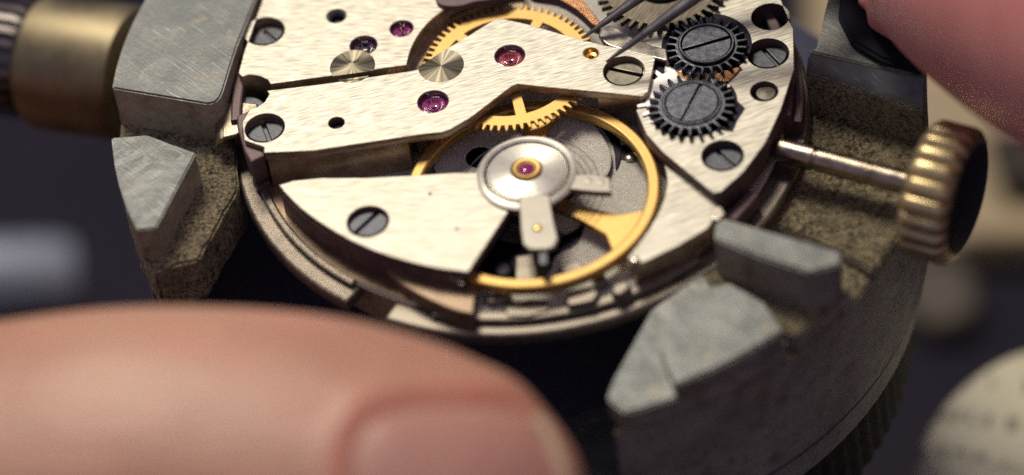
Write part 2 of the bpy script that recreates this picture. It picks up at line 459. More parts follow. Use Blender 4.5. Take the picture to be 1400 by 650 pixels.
slab([ring_arc(12.0, 12.6, ang(1040, 275, -2), ang(985, 300, -2) )[::-1]], -2.5, -1.55, .1, bm)
obj('casing_ring', bm, 'plum_steel', MV, wall='plum_steel')

# train bridge: upper plate and the thick foot at its left
T_left = [(361, 209), (361, 201), (334, 192), (331, 168), (341, 150)]
T_arc = [(341, 149), (352, 146), (362, 139), (368, 129), (365, 124)]
T_out = T_arc + [(440, 115), (556, 98), (571, 95), (579, 88), (612, 66), (640, 49), (676, 27), (684, 25), (720, 33), (790, 53), (826, 62), (860, 68), (890, 75), (896, 80), (886, 126), (878, 132),
                 (830, 127), (745, 119), (708, 115), (700, 118), (642, 162), (616, 177), (604, 181), (575, 184), (430, 206)] + T_left
SC = {'a': (362, 175), 'b': (853, 97)}
JW = {'third': (697, 76, .69), 'fourth': (592, 139, .70)}
holes = [circ(V2(362, 175), .90), circ(V2(853, 97), .93), circ(V2(697, 76), .69), circ(V2(592, 139), .70), circ(V2(808, 73), .36, 32), circ(V2(460, 168), .36, 32)]
bm = slab([pts(T_out, 0)] + holes, -.45, 0, .035)
foot = [(368, 131), (440, 118), (545, 104), (560, 140), (556, 184), (430, 206), (364, 209), (362, 200), (334, 192), (331, 168), (341, 150), (352, 146), (362, 139)]
slab([pts(foot, 0), circ(V2(362, 175), .90), circ(V2(460, 168), .36, 32)], -2.28, -.449, .02, bm)
slab([pts([(818, 70), (893, 79), (884, 125), (816, 122)], 0), circ(V2(853, 97), .93)], -2.28, -.449, .02, bm)
train_bridge = obj('train_bridge', bm, 'bridge_nickel', MV, wall='wall_steel')
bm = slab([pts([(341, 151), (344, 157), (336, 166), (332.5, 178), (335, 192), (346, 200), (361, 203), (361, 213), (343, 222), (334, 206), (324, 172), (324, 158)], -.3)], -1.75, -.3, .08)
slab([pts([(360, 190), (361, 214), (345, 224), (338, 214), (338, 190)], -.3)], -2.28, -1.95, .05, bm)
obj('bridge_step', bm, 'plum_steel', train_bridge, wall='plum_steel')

# barrel bridge
rec = smooth_path([(612, 10), (590, 27), (574, 45), (562, 67), (556, 89)], 5)
B_out = [(370, 115), (366, 109), (355, 104), (341, 102), (331, 105), (326, 100), (334, 70), (346, 35), (359, 0), (376, -42), (470, -70), (600, -50)] + rec
bholes = [circ(V2(362, 43), .92), circ(V2(460, 22), .46, 32), circ(V2(497, 62), .63), circ(V2(549, 39), .54)]
bm = slab([pts(B_out, 0)] + bholes, -2.28, 0, .035)
barrel_bridge = obj('barrel_bridge', bm, 'upper_nickel', MV, wall='wall_steel')
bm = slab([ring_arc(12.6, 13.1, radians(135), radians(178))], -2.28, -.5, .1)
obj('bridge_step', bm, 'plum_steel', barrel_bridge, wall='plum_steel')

# turned steel pin ends, flush with the bridges
def rosette(px, r, cuts, parent, z=.012):
    c = V2(*px); p = circ(c, r, 64)
    for a, b, k in cuts: p = clip(p, V2(*a), V2(*b), k)
    bm = slab([local(p, c)], -.02, z, .004)
    return obj('pin_end', bm, 'turned_steel', parent, (c[0], c[1], 0))
rosette((482, 91), 1.04, [((370, 116), (556, 91), 1)], barrel_bridge)
rosette((482, 91), 1.04, [((365, 123), (556, 97), -1)], train_bridge)
rosette((603, 90), 1.05, [((571, 93), (616, 63), -1)], train_bridge)
for o in list(MV.children) : pass

bm = slab([circ(CW, 5.6, 60, radians(75), radians(215), False) + circ(CW, 4.12, 60, radians(215), radians(75), False)], -2.2, -1.0, .08)
slab([circ(CW, 5.6, 60, radians(75), radians(215), False) + circ(CW, 4.75, 60, radians(215), radians(75), False)], -1.0, -.55, .06, bm)
obj('wheel_ledge', bm, 'wall_steel', MV)
# plate under the winding wheels, lower plate beside the balance
R_out = [(975, 264), (906, 208), (884, 184), (870, 152), (884, 112), (862, 70), (905, 20), (950, -60), (1045, -60), (1068, 0), (1085, 40), (1086, 95), (1068, 150), (1047, 195), (1016, 236), (986, 262)]
rh = [circ(V2(1050, 73, -.4), .95), circ(V2(1053, 23, -.4), .92), circ(V2(1045, 125, -.4), .62), circ(V2(988, 213, -.4), .93)]
bm = slab([pts(R_out, -.4)] + rh, -1.9, -.4, .04)
winding_bridge = obj('winding_bridge', bm, 'plate_nickel', MV, wall='plum_steel')
L_out = smooth_path([(908, 224), (912, 250), (904, 282), (886, 315), (858, 352)], 4) + [(868, 364), (930, 335), (968, 312), (984, 290), (980, 276)]
bm = slab([pts(L_out, -1.05)], -2.28, -1.05, .05)
obj('lower_plate', bm, 'plate_nickel', MV, wall='wall_steel')
bm = slab([pts([(972, 286), (985, 280), (992, 292), (982, 302), (972, 298)], -.9)], -2.2, -.9, .06)
obj('dial_foot_post', bm, 'polished_steel', MV)

# balance cock
KZ = -.5
capc = V2(720, 232, KZ + .35)
BAL = (-.06, -5.44)
k_top = [(381, 253), (400, 247), (440, 243), (500, 243), (560, 240), (620, 236), (650, 236)]
k_low = smooth_path([(640, 372), (600, 367), (560, 358), (520, 346), (480, 329), (440, 306), (410, 284), (388, 262)], 4)
aa = atan2(V2(650, 236, KZ)[1] - capc[1], V2(650, 236, KZ)[0] - capc[0]); bb = atan2(V2(693, 292, KZ)[1] - capc[1], V2(693, 292, KZ)[0] - capc[0])
arc = circ(capc, 1.75, 30, aa, bb - 2 * pi if bb > aa else bb, False)
K = pts(k_top, KZ) + arc + pts([(693, 293)] + k_low, KZ)
bm = slab([K, circ(V2(503, 303, KZ), .92)], KZ - .55, KZ, .05)
def angb(x, y, z): p = P(x, y, z); return atan2(p.y - BAL[1], p.x - BAL[0])
f0, f1 = angb(634, 372, KZ), angb(545, 243, KZ)
if f0 < 0: f0 += 2 * pi
if f1 < 0: f1 += 2 * pi
inner = circ(BAL, 6.15, 24, f0, f1, False)
F = inner + pts([(500, 244), (440, 244), (400, 248), (382, 254), (388, 262), (410, 284), (440, 306), (480, 329), (520, 346), (560, 358), (600, 367), (630, 371)], KZ)
slab([F], -2.28, KZ - .549, .03, bm)
balance_cock = obj('balance_cock', bm, 'cock_nickel', MV, wall='plum_steel')
for q in ((588, 265), (625, 313)):
    obj('scratch', slab([circ(V2(*q, KZ), .09, 12)], KZ - .01, KZ + .004, .001), 'plum_steel', balance_cock)
# body of the plate below the cock, with its slot
bm = slab([pts(smooth_path([(525, 378), (545, 400), (575, 420), (620, 440), (650, 447)], 4) + [(655, 405), (600, 388), (540, 372)], -2.4)], -2.9, -1.55, .08)
obj('plate_edge', bm, 'brown_steel', MV, wall='brown_steel')
obj('plate_ledge', slab([ring_arc(10.6, 12.08, radians(165), a_end1 + .35)], -2.3, -2.24, .02), 'brown_steel', MV)

# screws ---------------------------------------------------------------
def screw_bm(r, w, dep=.16, h=.55, bev=.05):
    bm = slab([circ((0, 0), r * .995, 48)], -h, -dep, .01)
    a = math.asin(w / 2 / r)
    for k in (0, pi): slab([circ((0, 0), r, 30, a + k, pi - a + k, False)], -dep - .01, 0, bev, bm, res=2)
    return bm
def slot_dir(p, q): a, b = P(*p), P(*q); return atan2(b.y - a.y, b.x - a.x)
screw0 = obj('screw', screw_bm(.87, .17), 'screw_steel', MV, (*V2(362, 43, -.48), -.48))
screw0.rotation_euler.z = slot_dir((340, 32), (372, 60))
screw0['label'] = 'blue grey slotted screw in the upper left recess'
for q, z, d, lab in (((362, 175), -.46, ((357, 162), (368, 190)), 'dark slotted screw in the lower left corner of the jewelled bridge'),
                ((337, 151), -.95, ((322, 151), (352, 150)), 'small slotted screw holding the clamp tab'),
                ((1050, 74), -.85, ((1035, 62), (1060, 88)), 'slotted screw near the right rim'),
                ((988, 213), -.82, ((974, 202), (1000, 226)), 'slotted screw on the cream plate below the black wheels'),
                ((503, 303), KZ - .30, ((485, 320), (522, 286)), 'grey slotted screw in the balance cock')):
    clone(screw0, (*V2(*q, z), z), slot_dir(*d), MV, lab)
bm = screw_bm(.86, .15); s2 = obj('screw', bm, 'screw_steel_warm', MV, (*V2(853, 98, -.34), -.34)); s2.rotation_euler.z = slot_dir((830, 93), (876, 103))
s2['label'] = 'warm grey slotted screw at the right tip of the jewelled bridge'
obj('hole_ring', lathe([(.46, -.1), (.40, -.1), (.28, -.22), (.24, -.5), (0, -.5)], 32), 'screw_steel', barrel_bridge, (*V2(460, 22), 0))
obj('post', lathe([(.5, -1.2), (.5, -.45), (.42, -.36), (0, -.34)], 32), 'screw_steel_warm', MV, (*V2(1047, 128, -.7), -.3))

# jewels -----------------------------------------------------------------
def jewel(px, r, parent, mat, pivot='screw_steel', z=0.0, label=None, rim='ruby_dark', heart='ruby_pink'):
    c = (*V2(px[0], px[1], z), z)
    obj('jewel_rim', lathe([(r * .995, -.06), (r * .94, -.05), (r * .76, -.22), (r * .74, -.30)], 64), rim, parent, c, angle=60)
    o = obj('jewel', lathe([(r * .75, -.26), (r * .66, -.31), (r * .60, -.25), (r * .54, -.19), (r * .48, -.18), (r * .42, -.24), (r * .34, -.34), (r * .3, -.36)], 64), mat, parent, c, angle=60)
    if label: o['label'] = label
    obj('oil_cup', lathe([(r * .32, -.33), (r * .24, -.38), (r * .16, -.39), (r * .13, -.5), (0, -.5)], 40), heart, parent, c, angle=60)
    obj('pivot', lathe([(r * .13, -.48), (r * .12, -.34), (r * .07, -.29), (0, -.275)], 20), pivot, parent, c)
    return o
jewel((697, 76), .69, train_bridge, 'ruby_rose', heart='ruby_rose', label='rose red jewel at the middle of the bridge')
jewel((592, 139), .70, train_bridge, 'ruby', rim='ruby_dark', label='magenta jewel below the turned pin end')
jewel((549, 39), .54, barrel_bridge, 'ruby', 'black_steel')
j = jewel((497, 62), .63, barrel_bridge, 'ruby_dark', 'polished_steel', heart='polished_steel', label='very dark plum jewel beside the turned pin end')
obj('bushing', lathe([(.36, -.05), (.33, -.04), (.26, -.20), (.12, -.24), (.10, -.4), (0, -.4)], 32), 'brass_polished', train_bridge, (*V2(808, 73), 0))
obj('hole_floor', lathe([(.36, -.4), (0, -.42)], 24), 'black_steel', train_bridge, (*V2(460, 168), 0))

# wheels -------------------------------------------------------------------
bm = slab([gear_outline(CW, 3.70, 4.03, 70, .46, .62)] + spoke_holes(CW, .7, 3.12, 5, .42, radians(-86), .05), -.76, -.56, .025)
lathe([(0, -1.6), (.55, -1.6), (.55, -.5), (.3, -.5), (0, -.48)], 32, bm, (CW[0], CW[1], 0))
obj('center_wheel', bm, 'brass', MV)
RW = V2(905, -22, -.1)
bm = slab([gear_outline(RW, 2.66, 3.1, 42, .44, .62, .03)], -.34, -.06, .03)
ratchet = obj('ratchet_wheel', bm, 'wheel_steel', MV)
obj('screw', screw_bm(1.3, .22), 'screw_steel', ratchet, (RW[0], RW[1], .14))
# lever by the ratchet wheel
cb = smooth_path([(818, 47), (822, 38), (834, 34), (848, 40), (870, 53), (892, 62)], 4) + [(912, 66), (914, 84), (905, 82)] + smooth_path([(880, 76), (850, 68), (828, 60), (818, 47)], 4)[:-1]
obj('click_lever', slab([pts(cb, 0)], -.32, -.01, .09, res=3), 'polished_steel', MV)
lv = smooth_path([(598, 8), (625, 14), (650, 8), (690, 0), (700, -20), (640, -40), (600, -22)], 4, True)
obj('setting_lever', slab([pts(lv, .0)], -.1, .25, .06), 'plum_steel', MV)
bar = smooth_path([(724, -10), (762, -2), (790, 14), (812, 34), (820, 30), (800, 4), (775, -20), (740, -30)], 4, True)
obj('click_spring', slab([pts(bar, -.3)], -.9, -.3, .05), 'copper_grease', MV, wall='plum_steel')

def winding_wheel(px, z, n, ro, rr, label, rs, raised, slot):
    c = V2(px[0], px[1], z)
    bm = slab([gear_outline((0, 0), rr, ro, n, .37, .74), circ((0, 0), rs, 48)], -.32, 0, .045, res=2)
    lathe([(rs + .14, -.02), (rs + .14, raised), (rs + .10, raised + .035), (rs + .04, raised + .035), (rs, raised - .01), (rs, -.2), (0, -.2)], 64, bm)
    w = obj('winding_wheel', bm, 'blued_steel', MV, (c[0], c[1], z)); w['label'] = label
    s = obj('screw', screw_bm(rs * .985, .15, .12, .4, .04), 'blued_steel', w, (c[0], c[1], z + raised + (.05 if raised < .1 else -.02)))
    s.rotation_euler.z = slot_dir(*slot)
    return w
winding_wheel((966, 62), 0.0, 24, 1.86, 1.43, 'upper black winding wheel with a flat slotted screw', 1.14, .13, ((935, 67), (995, 50)))
winding_wheel((946, 142), -.02, 25, 1.96, 1.52, 'lower black winding wheel with round tooth tips', 1.20, .05, ((933, 162), (955, 120)))
gz = -.36
c2 = V2(935, 132, gz)
bm = slab([gear_outline(c2, 1.72, 2.15, 22, .4, .7, .1)], gz - .03, gz + .05, .01)
obj('setting_wheel', bm, 'bright_steel', MV)
pk = circ(V2(966, 62, -.39), 2.06, 50); bm = slab([pk], -.45, -.385, .01); obj('recess_shade', bm, 'black_steel', winding_bridge)  # flat dark shapes painted for the shade of cut pockets
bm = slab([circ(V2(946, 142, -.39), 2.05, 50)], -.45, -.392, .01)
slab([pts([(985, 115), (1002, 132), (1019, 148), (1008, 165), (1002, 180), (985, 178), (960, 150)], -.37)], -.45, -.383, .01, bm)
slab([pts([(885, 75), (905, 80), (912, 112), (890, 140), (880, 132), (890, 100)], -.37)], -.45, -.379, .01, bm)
obj('recess_shade', bm, 'black_steel', winding_bridge)
gr = smooth_path([(925, 98), (960, 103), (990, 97), (1012, 92), (1003, 104), (992, 112), (980, 108), (940, 110)], 3, True)
obj('grease', slab([pts(gr, -.3)], -.38, -.30, .03), 'copper_grease', winding_bridge)

# balance wheel, hairspring, cap and regulator ------------------------------
bz = -1.2
bm = slab([circ(BAL, 5.70, 120), circ(BAL, 5.12, 120)], bz - .55, bz, .12, res=3)
arm = radians(-38)
for k in (0, 2 * pi / 3, 4 * pi / 3):
    a = arm + k; d = Vector((cos(a), sin(a))); nrm = Vector((-d.y, d.x)); c = Vector(BAL)
    st = [c + d * .3 + nrm * .35, c + d * 2.6 + nrm * .38, c + d * 4.2 + nrm * .62, c + d * 5.0 + nrm * 1.35, c + d * 5.28 + nrm * 1.3, c + d * 5.28 - nrm * 1.3, c + d * 5.0 - nrm * 1.35, c + d * 4.2 - nrm * .62, c + d * 2.6 - nrm * .38, c + d * .3 - nrm * .35]
    slab([[tuple(v) for v in st]], bz - .42, bz - .12, .03, bm)
lathe([(0, -2.2), (.3, -2.2), (.3, -1.7), (.75, -1.7), (.75, -1.1), (.3, -1.1), (.3, -.6), (0, -.6)], 40, bm, (BAL[0], BAL[1], 0))
balance_wheel = obj('balance_wheel', bm, 'brass', MV, wall='brass_polished')
sp = [(BAL[0] + (.8 + 2.5 * t) * cos(t * 9 * 2 * pi), BAL[1] + (.8 + 2.5 * t) * sin(t * 9 * 2 * pi), -.95) for t in [i / 400 for i in range(401)]]
obj('hairspring', tube(sp, .022, 5), 'screw_steel', MV)

cz = KZ
cap = lathe([(2.02, cz - .1), (2.22, cz + .0), (2.24, cz + .12), (2.14, cz + .22), (1.98, cz + .24), (1.90, cz + .14), (1.78, cz + .12), (1.72, cz + .22), (1.62, cz + .27), (.74, cz + .36), (.70, cz + .30), (.66, cz + .1), (0, cz + .1)], 96)
shock = obj('shock_setting', cap, 'turned_cap', MV, (capc[0], capc[1], 0), angle=50)
obj('setting_ring', lathe([(.64, cz + .12), (.66, cz + .40), (.58, cz + .47), (.48, cz + .46), (.34, cz + .40), (.33, cz + .2)], 48), 'brass', shock, (capc[0], capc[1], 0), angle=50)
obj('cap_jewel', lathe([(.34, cz + .38), (.26, cz + .42), (.12, cz + .45), (0, cz + .455)], 40), 'ruby', shock, (capc[0], capc[1], 0), angle=70)
obj('groove_ring', lathe([(1.74, cz + .10), (1.90, cz + .16), (1.94, cz + .05)], 64), 'turned_dark', shock, (capc[0], capc[1], 0))
rz = -.22
rg = [(709, 268), (751, 266), (757, 300), (763, 326)] + [(758, 337), (748, 341), (724, 341), (715, 334)] + [(712, 315)]
bm = slab([pts(rg, rz)], rz - .22, rz, .06, res=2)
reg = obj('regulator', bm, 'satin_steel', MV)
obj('regulator_pin', lathe([(.2, -.1), (.2, .03), (.12, .08), (0, .09)], 20), 'brass_polished', reg, (*V2(735, 312, rz), rz))
obj('regulator_fork', slab([pts([(736, 338), (748, 337), (749, 362), (738, 363)], rz - .2)], rz - .9, rz - .15, .05), 'screw_steel', reg)
bm = slab([pts([(776, 239), (812, 238), (834, 243), (836, 263), (812, 262), (780, 258)], -.35)], -.7, -.35, .05)
stud = obj('stud_carrier', bm, 'satin_steel', MV)
for q in ((805, 247), (822, 249)): obj('stud_pin', lathe([(.17, -.1), (.17, .02), (0, .03)], 16), 'satin_steel', stud, (*V2(*q, -.35), -.35))

# under the balance
lobe = smooth_path([(596, 238), (602, 205), (640, 178), (700, 166), (770, 148), (800, 155), (822, 182), (836, 212), (830, 240), (800, 252), (740, 285), (660, 268)], 4, True)
bm = slab([pts(lobe, -1.95), circ(V2(656, 215, -1.95), .62, 24)], -2.29, -1.95, .1)
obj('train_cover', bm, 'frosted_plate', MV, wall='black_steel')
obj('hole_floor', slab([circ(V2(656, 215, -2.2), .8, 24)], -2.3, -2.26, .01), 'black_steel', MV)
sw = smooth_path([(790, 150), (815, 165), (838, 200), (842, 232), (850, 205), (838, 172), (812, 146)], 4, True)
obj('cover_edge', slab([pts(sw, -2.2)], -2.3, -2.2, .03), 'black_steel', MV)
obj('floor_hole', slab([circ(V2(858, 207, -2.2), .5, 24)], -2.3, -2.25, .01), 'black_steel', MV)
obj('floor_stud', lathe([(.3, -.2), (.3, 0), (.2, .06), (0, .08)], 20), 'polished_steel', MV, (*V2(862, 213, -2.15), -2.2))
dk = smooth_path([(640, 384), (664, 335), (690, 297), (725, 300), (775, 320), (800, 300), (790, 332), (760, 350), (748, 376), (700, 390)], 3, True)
obj('balance_shade', slab([pts(dk, -2.27)], -2.31, -2.27, .01), 'black_steel', MV)  # flat black patch painted for the shade of a recess
obj('banking_pin', lathe([(.55, -.3), (.5, .2), (.3, .3), (0, .32)], 24), 'black_steel', MV, (*V2(688, 372, -2), -2.1))
for poly, z in (([(704, 350), (730, 346), (738, 384), (704, 388)], -1.95), ([(662, 402), (698, 396), (700, 408), (668, 414)], -1.9), ([(690, 418), (725, 408), (748, 410), (752, 424), (722, 432), (694, 432)], -2.1),
                ([(774, 398), (808, 390), (820, 400), (812, 412), (776, 418)], -1.9), ([(838, 388), (858, 382), (864, 392), (848, 404), (836, 400)], -1.8), ([(806, 374), (826, 372), (832, 384), (818, 392)], -1.9), ([(764, 364), (790, 356), (800, 366), (768, 376)], -2.1)):
    obj('plate_boss', slab([pts(poly, z)], -2.31, z, .14, res=3), 'rim_steel', MV)
obj('boss_pin', lathe([(.22, -.6), (.22, 0), (.12, .1), (0, .12)], 20), 'polished_steel', MV, (*V2(868, 356, -.95), -.95))

# clamp tab that ties the movement to the holder
cl = [(-13.6, -1.55), (-13.45, -1.2), (-13.1, -1.02), (-12.0, -1.0), (-11.3, -1.0)]
bm = bmesh.new()
tabp = pts([(289, 150), (296, 141), (323, 139), (350, 142), (350, 162), (324, 183), (296, 190), (290, 182)], -1.0)
slab([pts([(304, 141), (323, 139), (352, 142), (352, 160), (324, 184), (304, 189)], -.75)], -1.0, -.75, .06, bm)
tp = [Vector((*V2(304.5, 141, -.75), -.76)), Vector((*V2(304.5, 189, -.75), -.76))]
prev = None; rows = []
for k in range(7):
    a = k / 6 * radians(80); dx = -.42 * sin(a); dz = -.42 * (1 - cos(a))
    rows.append([bm.verts.new(p + Vector((dx, 0, dz + o))) for p in tp for o in (0, -.24)])
for A, B in zip(rows, rows[1:]):
    for i, j in ((0, 2), (2, 3), (3, 1), (1, 0)): bm.faces.new((A[i], A[j], B[j], B[i]))
bm.faces.new((rows[-1][0], rows[-1][2], rows[-1][3], rows[-1][1]))
obj('case_clamp', bm, 'stem_steel', MV, wall='stem_steel')
obj('locating_pin', lathe([(.2, -.6), (.2, 0), (.1, .08), (0, .1)], 16), 'polished_steel', MV, (*V2(308, 108, -.6), -.6))

# winding stem and crown -----------------------------------------------------
zs = -1.6
A_ = P(1062, 204, zs); B_ = P(1249, 253, zs); ax = (B_ - A_).normalized(); L_ = (B_ - A_).length
prof = [(0, -1.6), (.28, -1.6), (.32, -.3), (.38, -.05), (.54, .12), (.57, .2), (.57, 1.75), (.47, 1.82), (.47, 1.9), (.54, 1.98), (.54, 4.35), (.49, 4.4), (.49, 4.55), (.54, 4.6), (.54, L_ + .4), (0, L_ + .4)]
stem = obj('winding_stem', lathe(prof, 40, c=A_, axis=ax), 'stem_steel', MV)
def kn(t, r, z):
    if r < 2.75: return 1
    ph = (t * 22) % 1
    return .955 + .075 * (max(0, abs(cos(pi * ph)) - .22) / .78) ** .3
prof = [(0, .0), (1.1, .0), (1.3, .15), (2.5, .2), (2.78, .3), (3.0, .55), (3.05, .8), (3.05, 2.0), (2.98, 2.25), (2.8, 2.45), (2.72, 2.5), (2.5, 2.56), (1.5, 2.62), (0, 2.64)]
crown = obj('crown', lathe(prof, 22 * 14, c=A_ + ax * L_, axis=ax, wob=kn), 'crown_gold', stem, angle=40)
obj('crown_face', lathe([(2.55, 2.545), (2.5, 2.6), (1.5, 2.68), (0, 2.70)], 64, c=A_ + ax * L_, axis=ax), 'crown_face', crown)
# ------------------------------------------------------------------ the movement holder
HR = 18.5
MH = thing('movement_holder', 'worn grey metal movement holder with stepped jaws gripping the watch movement', 'movement holder', (CX, CY, -55))
def V3(x, y, z, z2=None): p = P(x, y, z); return Vector((p.x, p.y, z if z2 is None else z2))
def snap(v, r=HR):
    d = Vector((v.x - CX, v.y - CY, 0)); d = d.normalized() * r
    return Vector((CX + d.x, CY + d.y, v.z))
def block(poly, z, zb, outer=(), bevel=.15, size=None, amp=.03, scale=1.4, seed=0, slope=None, r=HR):
    top = [V3(x, y, z) for x, y in poly]
    for i in outer: top[i] = snap(top[i], r)
    bot = [Vector((v.x, v.y, zb)) for v in top]
    if slope:
        for i, dz in slope.items(): top[i].z += dz
    bm = solid(top, bot, bevel=bevel)
    if size: chop(bm, size, amp, scale, seed)
    return bm
def arcpts(p0, p1, z, n=16, r=HR, short=True):
    a0 = atan2(p0.y - CY, p0.x - CX); a1 = atan2(p1.y - CY, p1.x - CX)
    while a1 - a0 > pi: a1 -= 2 * pi
    while a1 - a0 < -pi: a1 += 2 * pi
    return [Vector((CX + r * cos(a0 + (a1 - a0) * i / n), CY + r * sin(a0 + (a1 - a0) * i / n), z)) for i in range(n + 1)]

# right jaw: body under everything, then the steps on it
zb = -10.6
top = [V3(828, 546, -2.8), V3(890, 420, -2.8), V3(975, 350, -2.8), V3(1040, 300, -2.8), V3(1106, 120, -2.8), V3(1130, -10, -2.8), V3(1140, -80, -2.8)]
rim = arcpts(snap(V3(1235, -60, -2.8)), snap(V3(828, 546, -2.8)), -2.8, 40)
body = [Vector((v.x, v.y, -3.7)) for v in top[1:]] + [Vector((v.x, v.y, -3.7)) for v in rim]
bm = solid(body, [Vector((v.x, v.y, zb)) for v in body], bevel=.1)
jaw_r = obj('jaw', bm, 'grit', MH, wall='holder_wall'); jaw_r['label'] = 'right jaw with a stepped top and a tall curved outer wall'
def onrim(p, q, z, n=8): return arcpts(snap(p), snap(q), z, n)
def free_block(ptsl, zb, bevel=.15, size=None, amp=.03, scale=1.4, seed=0):
    bm = solid(ptsl, [Vector((v.x, v.y, zb)) for v in ptsl], bevel=bevel)
    if size: chop(bm, size, amp, scale, seed)
    return bm
# back block with its sloping front edge
bk_back = [V3(1116, 66, 0), V3(1132, 0, 0), V3(1142, -70, 0)]
rimb = arcpts(snap(V3(1232, -60, 0), 18.47), snap(V3(1252, 106, 0), 18.47), 0, 10, 18.47)
strip_t = [V3(1105, 70, 0)] + bk_back + rimb
bm = free_block(strip_t, -3.69, .07, 1.2, .015, 1.1, 3)
obj('jaw_block', bm, 'zinc', jaw_r, wall='holder_wall', angle=70, steep=.12)
t1 = [V3(1105, 71, -.05), snap(V3(1252, 107, -.05), HR - .05)]
t2 = [snap(V3(1244, 152, -.9), HR - .05), V3(1102, 100, -.9)]
bm = solid([t1[0], t2[1], t2[0], t1[1]][::-1], [Vector((v.x, v.y, -3.69)) for v in [t1[0], t2[1], t2[0], t1[1]][::-1]], bevel=.08)
chop(bm, .9, .018, 1.6, 5)
obj('jaw_block', bm, 'zinc', jaw_r, wall='grit', angle=70, steep=.12)
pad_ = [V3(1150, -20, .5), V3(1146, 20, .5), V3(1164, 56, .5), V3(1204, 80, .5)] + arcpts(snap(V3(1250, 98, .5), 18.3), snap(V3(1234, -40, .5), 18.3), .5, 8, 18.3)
obj('shadow_pad', free_block(pad_, .012, .15), 'shadow_black', jaw_r)  # added black pad standing in for the finger's shadow on the block
# rough floor round the stem, lower shelf, front block and the pointed front block
fl = [V3(1042, 300, -3.2), V3(1106, 120, -3.2)] + arcpts(snap(V3(1243, 170, -3.2), 18.53), snap(V3(1196, 374, -3.2), 18.53), -3.2, 12, 18.53) + [V3(1150, 345, -3.2)]
bm = free_block(fl, -3.75, .1, .35, .10, 2.6, 9)
obj('jaw_floor', bm, 'grit', jaw_r, wall='holder_wall')
sh = [V3(900, 420, -2.6), V3(975, 352, -2.6), V3(1060, 355, -2.6), V3(1143, 362, -2.6)] + arcpts(snap(V3(1150, 388, -2.6), 18.55), snap(V3(1066, 440, -2.6), 18.55), -2.6, 6, 18.55) + [V3(1040, 440, -2.6), V3(960, 470, -2.6)]
bm = free_block(sh, -3.74, .1, .5, .06, 2.2, 4)
obj('jaw_floor', bm, 'grit', jaw_r, wall='holder_wall')
fb = [(976, 326), (978, 304), (990, 298), (1060, 318), (1150, 344), (1147, 362), (1108, 373), (1040, 352)]
bm = block(fb, -.2, -3.7, (), .10, .9, .018, 1.2, 6)
obj('jaw_block', bm, 'zinc', jaw_r, wall='holder_wall', angle=70, steep=.12)
# pointed front: low rim and raised pad
pf = [V3(829, 545, -2.5), V3(838, 520, -2.5), V3(890, 424, -2.5), V3(960, 372, -2.5), V3(985, 420, -2.5)] + arcpts(snap(V3(1044, 438, -2.5), 18.52), snap(V3(829, 545, -2.5), 18.52), -2.5, 14, 18.52)[:-1]
bm = free_block(pf, -3.73, .10, .7, .03, 1.4, 8)
obj('jaw_floor', bm, 'zinc', jaw_r, wall='holder_wall')
pad = [V3(900, 470, -1.7), V3(920, 430, -1.7), V3(946, 396, -1.7), V3(998, 386, -1.7), V3(1042, 412, -1.7)] + arcpts(snap(V3(1044, 428, -1.7), 18.46), snap(V3(904, 492, -1.7), 18.46), -1.7, 10, 18.46)
bm = free_block(pad, -2.6, .10, .8, .02, 1.3, 11)
obj('jaw_block', bm, 'zinc', jaw_r, wall='holder_wall', angle=70, steep=.12)

# left jaw
l_body = [V3(326, 258, -2.0), V3(272, 355, -2.0), V3(240, 362, -2.0)]
rl = arcpts(snap(V3(240, 366, -2.0)), snap(V3(205, -60, -2.0)), -2.0, 40)
flr = [V3(372, -50, -2.0), V3(330, 60, -2.0), V3(318, 150, -2.0)] + l_body + rl
bm = free_block(flr, -4.6, .12, .45, .09, 2.0, 2)
bd = [V3(366, -50, -4.5), V3(326, 60, -4.5), V3(306, 190, -4.5), V3(262, 250, -4.5), V3(226, 330, -4.5)] + arcpts(snap(V3(228, 352, -4.5), 18.3), snap(V3(205, -60, -4.5), 18.3), -4.5, 40, 18.3)
jb = solid([Vector((v.x, v.y, -4.55)) for v in bd], [Vector((v.x, v.y, zb)) for v in bd], bevel=.1)
jaw_l = obj('jaw', jb, 'holder_dark', MH, wall='holder_wall'); jaw_l['label'] = 'left jaw with a big flat block and a small three-sided block'
obj('jaw_floor', bm, 'grit', jaw_l, wall='grit')
ba = [V3(366, -50, .4), V3(346, 8, .4), V3(324, 62, .4), V3(305, 124, .4), V3(301, 133, .4), V3(294, 140, .4), V3(283, 142, .4)] + onrim(V3(183, 119, .4), V3(214, -50, .4), .4, 12)
bm = free_block(ba, -2.1, .09, 1.1, .014, .9, 12)
obj('jaw_block', bm, 'zinc', jaw_l, wall='holder_wall', angle=70, steep=.12)
tb = [V3(268, 209, -.1), V3(213, 312, -.1)] + onrim(V3(208, 306, -.1), V3(179, 184, -.1), -.1, 8) + [V3(200, 184, -.1)]
bm = free_block(tb, -2.1, .07, .5, .022, 1.8, 14)
obj('jaw_block', bm, 'zinc', jaw_l, wall='holder_wall', angle=70, steep=.12)

